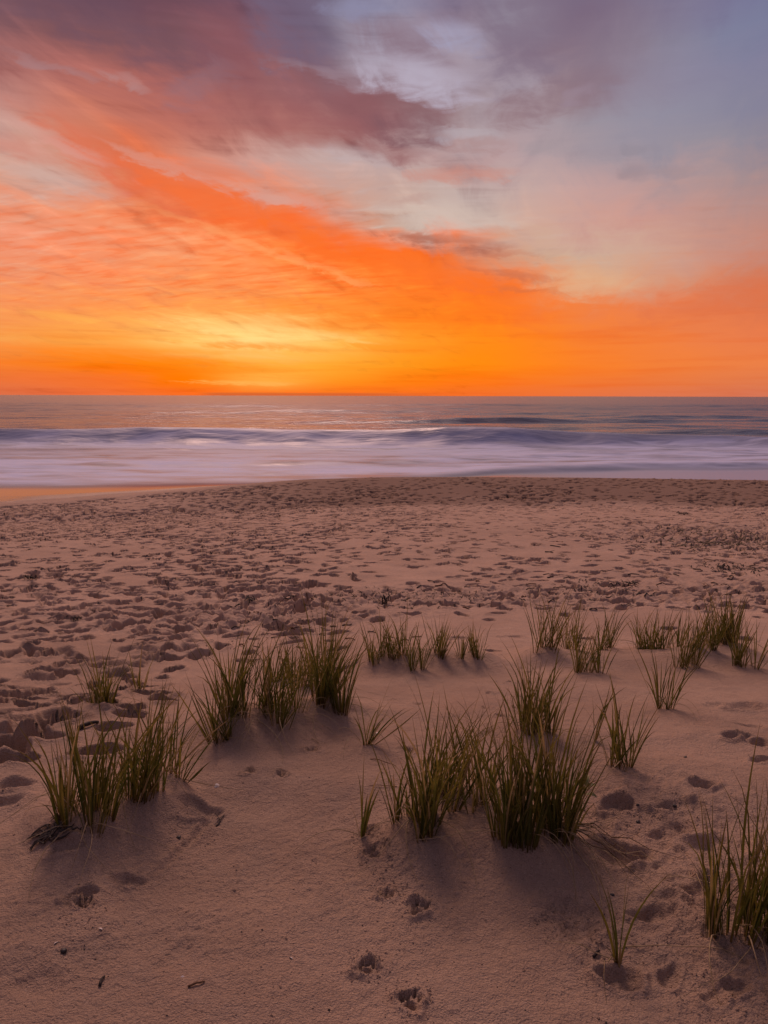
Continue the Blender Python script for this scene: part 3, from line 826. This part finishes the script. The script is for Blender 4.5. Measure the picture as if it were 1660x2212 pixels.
def straw_geo(pts, width):
    """a dry blade lying along given points"""
    V = []; F = []
    n = len(pts)
    for k, p in enumerate(pts):
        a = pts[max(0, k - 1)]; b = pts[min(n - 1, k + 1)]
        t = (b - a).normalized()
        s = t.cross(Vector((0, 0, 1)))
        s = s.normalized() if s.length > 1e-4 else Vector((1, 0, 0))
        w = width * (1 - 0.8 * (k / (n - 1)) ** 2)
        V += [p - s * w * .5, p + Vector((0, 0, w * .5)), p + s * w * .5]
    for k in range(n - 1):
        i = 3 * k
        F += [(i, i + 1, i + 4, i + 3), (i + 1, i + 2, i + 5, i + 4), (i + 2, i, i + 3, i + 5)]
    return V, F

def make_tuft(spec, seed):
    key, px, py, H, n, rad, spread, lean, label = spec
    n = int(n * (1.7 if n > 20 else 1.25)); spread *= .92; H *= 1.2
    g = random.Random(seed)
    x0, y0 = FOOT[key]
    z0 = ground_z(x0, y0)
    root = empty('beach_grass_tuft', (x0, y0, z0))
    prop(root, label, 'grass tuft', 'tufts of beach grass on the dune')
    blades = []
    lx, ly = lean
    ns = max(1, min(6, n // 11))
    subs = [(rad * g.uniform(-1.25, 1.25) * (ns > 1), rad * g.uniform(-.9, .9) * (ns > 1), g.gauss(0, .085) * (ns > 1), g.gauss(0, .08) * (ns > 1), g.uniform(.72, 1.08)) for _ in range(ns)]
    for k in range(n):
        q = g.random() ** 0.6
        a = g.uniform(0, 2 * math.pi)
        cx_, cy_, clx, cly, ch = g.choice(subs)
        rx, ry = cx_ + rad * .42 * q * math.cos(a), cy_ + rad * .35 * q * math.sin(a)
        tilt = R(spread) * (0.10 + 0.9 * q * g.uniform(.5, 1.15))
        out = np.array([math.cos(a) * math.sin(tilt) + lx * g.uniform(.4, 1.8) + clx, math.sin(a) * math.sin(tilt) * .85 + ly + cly])
        az_ = math.atan2(out[1], out[0]); tl = math.asin(min(.95, float(np.hypot(*out))))
        length = H * ch * g.uniform(.5, 1.15) * (1.0 if g.random() > .34 else g.uniform(.35, .6))
        zz = ground_z(x0 + rx, y0 + ry) - z0 - 0.012
        droop = g.uniform(.8, 3.0) if g.random() < .24 else 0.0
        blades.append((tl, blade_geo(g, (rx, ry, zz), az_, tl, length, g.uniform(.0055, .0105), max(-.15, g.gauss(.30, .28)), g.uniform(-1.2, 1.2), 7, droop, g.gauss(0, .22)), g.random() ** 1.4))
    blades.sort(key=lambda b_: -b_[0])
    n_single = n if n <= 26 else 22
    for tl, (V, F, A), tone in blades[:n_single]:
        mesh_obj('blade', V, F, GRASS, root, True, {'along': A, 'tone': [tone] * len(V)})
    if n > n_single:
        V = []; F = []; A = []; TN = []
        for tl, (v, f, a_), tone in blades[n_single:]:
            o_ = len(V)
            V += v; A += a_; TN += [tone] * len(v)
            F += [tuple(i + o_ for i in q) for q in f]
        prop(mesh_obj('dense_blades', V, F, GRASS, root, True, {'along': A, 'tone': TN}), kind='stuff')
    # dry blades at the foot
    nd = 2 + n // 20
    if key in ('A', 'D2', 'J8', 'J6', 'B1'): nd += 4
    if key == 'J9': nd += 16
    for k in range(nd):
        a = g.uniform(-math.pi, math.pi)
        if key in ('J8', 'J9'): a = g.uniform(-1.1, .35)
        ln = H * g.uniform(.35, .8) * (1.35 if key == 'J9' else 1)
        hh = H * g.uniform(.06, .26)
        pts = []
        for s in range(8):
            f = s / 7
            aa = a + .5 * f * (1 if k % 2 else -1)
            X_, Y_ = math.cos(aa) * (rad * .6 + ln * f), math.sin(aa) * (rad * .6 + ln * f)
            pts.append(Vector((X_, Y_, ground_z(x0 + X_, y0 + Y_) - z0 + .003 + hh * math.sin(math.pi * min(1, f * .96 + .04)) * (1 - .35 * f))))
        V, F = straw_geo(pts, g.uniform(.003, .0055))
        mesh_obj('dry_blade', V, F, DRY if (key != 'J9' or k % 3) else GRASS, root)
    return root

for i, t in enumerate(TUFTS):
    make_tuft(t, 100 + i)

# ------------------------------------------------------------------ sticks, pebbles, shells, weed
def tube_geo(pts, radii, sides=6):
    V = []; F = []
    n = len(pts)
    for k, p in enumerate(pts):
        a = pts[max(0, k - 1)]; b = pts[min(n - 1, k + 1)]
        t = (b - a).normalized()
        u_ = t.cross(Vector((0.13, 0.21, 0.97))).normalized(); w_ = t.cross(u_)
        for j in range(sides):
            q = 2 * math.pi * j / sides
            V.append(p + (u_ * math.cos(q) + w_ * math.sin(q)) * radii[k])
    for k in range(n - 1):
        for j in range(sides):
            F.append((k * sides + j, k * sides + (j + 1) % sides, (k + 1) * sides + (j + 1) % sides, (k + 1) * sides + j))
    F.append(tuple(range(sides - 1, -1, -1))); F.append(tuple((n - 1) * sides + j for j in range(sides)))
    return V, F

def stick(name, pa, pb, rad, mat, label, cat, group=None, seed=1, fork=False, lift=0.004):
    g = random.Random(seed)
    A = at(*pa); B = at(*pb)
    C = (A + B) / 2
    pts = []; rr = []
    for k in range(7):
        f = k / 6
        p = A.lerp(B, f)
        z = ground_z(p.x, p.y) + rad * .6 + lift * math.sin(math.pi * f)
        pts.append(Vector((p.x + g.gauss(0, rad * .16), p.y + g.gauss(0, rad * .16), z)) - C)
        rr.append(rad * (1 - .45 * f) * g.uniform(.85, 1.15))
    V, F = tube_geo(pts, rr)
    if fork:
        d_ = (pts[5] - pts[3])
        sd = Vector((-d_.y, d_.x, abs(d_.length) * .4))
        pp = [pts[3], pts[3] + d_ * .5 + sd * .5, pts[3] + d_ * .9 + sd * 1.1]
        v2, f2 = tube_geo(pp, [rad * .6, rad * .45, rad * .25])
        o_ = len(V); V += v2; F += [tuple(i + o_ for i in q) for q in f2]
    o = mesh_obj(name, V, F, mat)
    o.location = C
    prop(o, label, cat, group)
    return o

stick('stick', (217, 2133), (229, 2110), .0042, WOOD_DARK, 'short black stick on the sand near the bottom left corner', 'stick', seed=2)
stick('stick', (409, 2134), (446, 2122), .0036, WOOD_BROWN, 'short brown stick on the sand at the bottom, right of the black stick', 'stick', seed=3)
stick('stick', (1285, 2068), (1297, 2053), .0050, WOOD_DARK, 'small black stick left of the smallest lone tuft', 'stick', seed=4)
stick('forked_twig', (470, 1786), (486, 1762), .0030, WOOD_DARK, 'dark forked twig at the end of the drag mark by the left grass', 'twig', seed=5, fork=True)
stick('driftwood', (172, 1577), (214, 1564), .013, WOOD_DARK, 'black piece of driftwood on the sand below the small dark compact tuft', 'driftwood', seed=6, lift=.01)
stick('dry_stalk', (1352, 2044), (1604, 2066), .0018, DRY, 'long pale dry stalk lying between the smallest tuft and the corner tuft', 'stalk', seed=7, lift=.012)
stick('dry_stalk', (860, 1700), (800, 1698), .0018, WOOD_BROWN, 'thin brown stalk lying left of the big centre group', 'stalk', seed=8, lift=.006)
stick('dry_stalk', (802, 1640), (858, 1655), .0022, WOOD_BROWN, 'brown fallen blade lying in front of the small leaning tuft', 'stalk', seed=9, lift=.01)
stick('dry_stalk', (675, 1597), (690, 1606), .0020, DRY, 'pale straw lying in the shaded sand below the tallest brush', 'stalk', seed=10, lift=.006)

def pebble(px, py, r, mat, label, name='pebble', cat='pebble', group=None, seed=1, flat=.65):
    g = random.Random(seed)
    import bmesh
    bm = bmesh.new()
    bmesh.ops.create_icosphere(bm, subdivisions=2, radius=1.0)
    ph = [g.uniform(0, 6) for _ in range(4)]
    for v in bm.verts:
        k = 1 + .16 * math.sin(2.1 * v.co.x + ph[0]) + .14 * math.sin(2.7 * v.co.y + ph[1]) + .08 * math.sin(5 * v.co.z + ph[2])
        v.co = Vector((v.co.x * r * k * 1.2, v.co.y * r * k * .9, v.co.z * r * k * flat))
    me = bpy.data.meshes.new(name); bm.to_mesh(me); bm.free()
    me.polygons.foreach_set('use_smooth', [True] * len(me.polygons))
    me.materials.append(mat)
    o = bpy.data.objects.new(name, me); COL.objects.link(o)
    p = at(px, py)
    o.location = p + Vector((0, 0, r * flat * .45)); o.rotation_euler = (g.uniform(-.2, .2), g.uniform(-.2, .2), g.uniform(0, 6))
    prop(o, label, cat, group)
    return o
pebble(141, 2056, .0085, STONE, 'small black pebble near the bottom left, above the black stick', seed=1)
pebble(1482, 1634, .0080, STONE, 'dark pebble on the smooth sand right of the lone open tuft', seed=2)
pebble(388, 1809, .0080, STONE, 'small dark flat pebble below the footprint by the left grass', seed=3, flat=.4)
pebble(1380, 1775, .0075, STONE, 'dark pebble right of the biggest clump, above the hollow', seed=4)
pebble(1460, 1740, .0080, STONE, 'black pebble between the hollows right of the biggest clump', seed=5)
pebble(1325, 1932, .0065, STONE, 'black pebble above the grey crumbled sand by the smallest tuft', seed=6)
pebble(1380, 1738, .0060, STONE, 'dark pebble below the fallen blades of the lone open tuft', seed=7)

def shell(px, py, r, label, seed=1):
    """a cupped ribbed shell piece"""
    g = random.Random(seed)
    V = []; F = []
    nr, na = 5, 13
    for i in range(nr + 1):
        f = i / nr
        for j in range(na):
            a = R(-70) + R(140) * j / (na - 1)
            rr = r * f * (1 + .05 * math.cos(j * math.pi)) * (1 if i < nr else g.uniform(.88, 1.06))
            V.append(Vector((math.sin(a) * rr, math.cos(a) * rr, r * .42 * math.sin(math.pi * .5 * (1 - f) + .15) * (1 - .3 * f) + (.03 * r if j % 2 else 0))))
    for i in range(nr):
        for j in range(na - 1):
            F.append((i * na + j, i * na + j + 1, (i + 1) * na + j + 1, (i + 1) * na + j))
    n0 = len(V)
    V += [v - Vector((0, 0, r * .08)) for v in V]
    F += [tuple(i + n0 for i in reversed(q)) for q in list(F)]
    o = mesh_obj('shell', V, F, SHELL)
    o.location = at(px, py) + Vector((0, 0, .001)); o.rotation_euler = (g.uniform(-.3, .3), g.uniform(-.3, .3), g.uniform(0, 6))
    prop(o, label, 'shell')
    return o
shell(467, 1697, .017, 'white shell piece on the sand right of the left grass group', 1)
shell(218, 2010, .008, 'tiny white shell chip below the hollow at the lower left', 2)
shell(125, 2040, .007, 'tiny white shell chip just above the black pebble', 3)
shell(629, 2071, .008, 'tiny white shell chip left of the paw print at the bottom', 4)
shell(397, 2110, .006, 'tiny white shell chip above the brown stick', 5)
shell(1108, 1722, .012, 'small white shell piece seen between the blades of the big centre group', 6)
shell(818, 1585, .012, 'small white shell piece behind the small leaning tuft', 7)

def weed_clump(px, py, size, n, label, seed=1, upright=.5, name='seaweed_clump', mat=None, cat='seaweed', group=None):
    g = random.Random(seed)
    p0 = at(px, py)
    V = []; F = []
    for k in range(n):
        a = g.uniform(0, 6.28); ln = size * g.uniform(.4, 1)
        pts = []
        st = Vector((g.gauss(0, size * .25), g.gauss(0, size * .18), 0))
        for s in range(5):
            f = s / 4
            q = st + Vector((math.cos(a + f) * ln * f * .7, math.sin(a + f) * ln * f * .5, 0))
            q.z = ground_z(p0.x + q.x, p0.y + q.y) - p0.z + .004 + size * upright * g.uniform(.2, .9) * math.sin(math.pi * (.15 + .8 * f))
            pts.append(q)
        v, f_ = straw_geo(pts, size * g.uniform(.06, .14))
        o_ = len(V); V += v; F += [tuple(i + o_ for i in q) for q in f_]
    o = mesh_obj(name, V, F, mat or WEED)
    o.location = p0
    prop(o, label, cat, group)
    return o
weed_clump(830, 1306, .16, 16, 'dark clump of dried weed standing up on the beach behind the middle row', 1, .7)
weed_clump(160, 1341, .16, 14, 'dark clump of dried weed in the trampled sand at the left', 2, .35)
weed_clump(66, 1253, .20, 12, 'small dark heap of dried weed far out on the left beach', 3, .35)
weed_clump(113, 1802, .12, 26, 'mat of dark exposed roots on the sand left of the large leftmost tuft', 4, .12, 'root_mat', cat='roots')
weed_clump(1470, 1110, .35, 8, 'single dark weed lump far out on the right beach', 5, .3)
weed_clump(1360, 1262, .22, 14, 'dark dried weed on the broken sand beyond the far right row', 6, .25)
weed_clump(1565, 1226, .24, 16, 'dark dried weed near the right edge beyond the far right row', 7, .25)
weed_clump(540, 1300, .20, 12, 'dark dried weed on the broken sand left of the standing weed clump', 8, .25)

g = random.Random(55)
spots = [(480, 900, 1285, 1400, 34), (900, 1400, 1235, 1318, 30), (1400, 1655, 1212, 1300, 20), (1130, 1650, 1150, 1215, 16)]
TW = ['thin dark twig of the drift line behind the middle row of grass', 'thin dark twig of the drift line near the standing weed clump', 'thin dark twig of the drift line at the right edge', 'thin dark twig farther out on the right beach']
for (xa, xb, ya, yb_, n), tw in zip(spots, TW):
    for k in range(n):
        px = g.uniform(xa, xb); py = g.uniform(ya, yb_)
        ln = g.uniform(8, 26); dyp = g.uniform(-5, 5)
        dist = at(px, py).y
        stick('wrack_twig', (px, py), (px + ln, py + dyp), min(.012, .0028 + .0007 * dist) * g.uniform(.6, 1.2), WEED if g.random() < .7 else WOOD_BROWN,
              tw, 'twig', 'drift line twigs', seed=g.randint(0, 9999), fork=g.random() < .5, lift=g.uniform(.0, .012))

# fine litter of the drift line: nobody could count it
def litter(name, patches, mat, label, cat, seed):
    g_ = random.Random(seed)
    V = []; F = []
    for (xa, ya, sx, sy, n, size) in patches:
        c0 = at(xa, ya); ex = at(xa + sx, ya); ey = at(xa, ya - sy)
        for _ in range(n):
            x_ = c0.x + g_.gauss(0, .5) * (ex.x - c0.x); y_ = c0.y + g_.gauss(0, .5) * (ey.y - c0.y)
            a = g_.uniform(0, 3.14); ln = size * g_.uniform(.3, 1.2); h_ = size * g_.uniform(.05, .35)
            pts = [Vector((x_ + math.cos(a) * ln * t_, y_ + math.sin(a) * ln * t_, ground_z(x_ + math.cos(a) * ln * t_, y_ + math.sin(a) * ln * t_) + .003 + h_ * math.sin(3.1 * (t_ + .5)))) for t_ in (-.5, -.15, .2, .5)]
            v, f_ = straw_geo(pts, size * g_.uniform(.08, .22))
            o_ = len(V); V += v; F += [tuple(i + o_ for i in q) for q in f_]
    o = mesh_obj(name, V, F, mat)
    prop(o, label, cat, kind='stuff')
litter('drift_litter', [(840, 1288, 160, 16, 170, .07), (1310, 1275, 110, 22, 170, .07), (1020, 1285, 130, 14, 90, .06), (1590, 1228, 90, 14, 120, .10), (600, 1330, 160, 30, 130, .05), (520, 1385, 110, 14, 50, .04)],
       WEED, 'fine dark litter of the drift line on broken sand behind the grass', 'drift litter', 5)
litter('weed_patch', [(1540, 1172, 120, 24, 230, .15), (1620, 1165, 80, 18, 120, .15), (1480, 1150, 60, 12, 60, .13)],
       simple_material('olive_weed', (0.11, 0.09, 0.05), (0.19, 0.15, 0.085), 30, .8), 'low olive brown weed patch on the beach near the right edge', 'weed patch', 6)

# crumbs of sand and dark grit lying on the near dune
def crumbs(name, n, mat, label, cat, seed, rmin, rmax, spots=(), zmax=3.4):
    g_ = random.Random(seed)
    V = []; F = []
    base = [Vector(v) for v in ((1, 0, 0), (-1, 0, 0), (0, 1, 0), (0, -1, 0), (0, 0, 1), (.55, .6, .5), (-.6, .5, .45))]
    tri = [(0, 5, 4), (5, 2, 6), (5, 6, 4), (6, 1, 4), (1, 3, 4), (3, 0, 4), (0, 2, 5), (2, 1, 6)]
    for k in range(n):
        if spots and g_.random() < .6:
            sx, sy, sr = g_.choice(spots)
            a = g_.uniform(0, 6.28); rr = sr * g_.uniform(.8, 2.2)
            x_, y_ = sx + math.cos(a) * rr, sy + math.sin(a) * rr
        else:
            y_ = g_.uniform(1.3, zmax); x_ = g_.uniform(-.62, .62) * (y_ + .4)
        r_ = g_.uniform(rmin, rmax) * (1 if g_.random() < .8 else 1.5)
        rot = Matrix.Rotation(g_.uniform(0, 6.28), 3, 'Z')
        z_ = ground_z(x_, y_)
        o_ = len(V)
        V += [rot @ Vector((v.x * r_ * g_.uniform(.7, 1.3), v.y * r_ * g_.uniform(.7, 1.3), v.z * r_ * .8)) + Vector((x_, y_, z_ + r_ * .1)) for v in base]
        F += [tuple(i + o_ for i in q) for q in tri]
    prop(mesh_obj(name, V, F, mat, None, False), label, cat, kind='stuff')
sp = []
for p in PAWS[:7]:
    q = at(p[0], p[1]); sp.append((q.x, q.y, .035))
for (px, py) in ((1330, 1755), (1470, 1752), (1455, 1800), (1345, 2118), (1255, 1990), (1420, 1995), (1545, 2165), (1400, 1730), (1255, 2010), (430, 1775)):
    q = at(px, py); sp.append((q.x, q.y, .06))
crumbs('sand_crumbs', 2600, SAND, 'small crumbs of sand lying over the near dune', 'sand crumbs', 11, .0012, .0036, sp)
crumbs('dark_grit', 260, STONE, 'specks of dark grit lying on the near dune', 'grit', 12, .0010, .0030)

# small broad-leaved shoot beside the biggest clump
def leaf_geo(root, tip, width, up):
    V = []; F = []
    ax = tip - root
    s = ax.cross(Vector((0, 0, 1))).normalized()
    for k in range(7):
        f = k / 6
        w = width * math.sin(math.pi * min(1, f * .92 + .06)) ** .8
        c = root + ax * f + Vector((0, 0, up * math.sin(math.pi * f)))
        V += [c - s * w * .5 + Vector((0, 0, w * .18)), c, c + s * w * .5 + Vector((0, 0, w * .18))]
    for k in range(6):
        i = 3 * k
        F += [(i, i + 1, i + 4, i + 3), (i + 1, i + 2, i + 5, i + 4)]
    return V, F
p0 = at(1252, 1772)
sh_o = empty('leafy_shoot', p0)
prop(sh_o, 'small broad-leaved yellow-green shoot at the right side of the biggest clump', 'plant')
V, F = tube_geo([Vector((0, 0, -.01)), Vector((.01, 0, .07)), Vector((.022, 0, .14))], [.0025, .002, .0014])
mesh_obj('stem', V, F, LEAF, sh_o)
for k, (a, z_, ln) in enumerate([(.2, .13, .05), (2.6, .12, .045), (1.3, .14, .045), (-.6, .10, .05), (3.6, .08, .04), (-1.5, .12, .04)]):
    r0 = Vector((.02 * z_ / .14, 0, z_))
    V, F = leaf_geo(r0, r0 + Vector((math.cos(a) * ln, math.sin(a) * ln, g.uniform(-.01, .03))), .026, .008)
    mesh_obj('leaf', V, F, LEAF, sh_o)
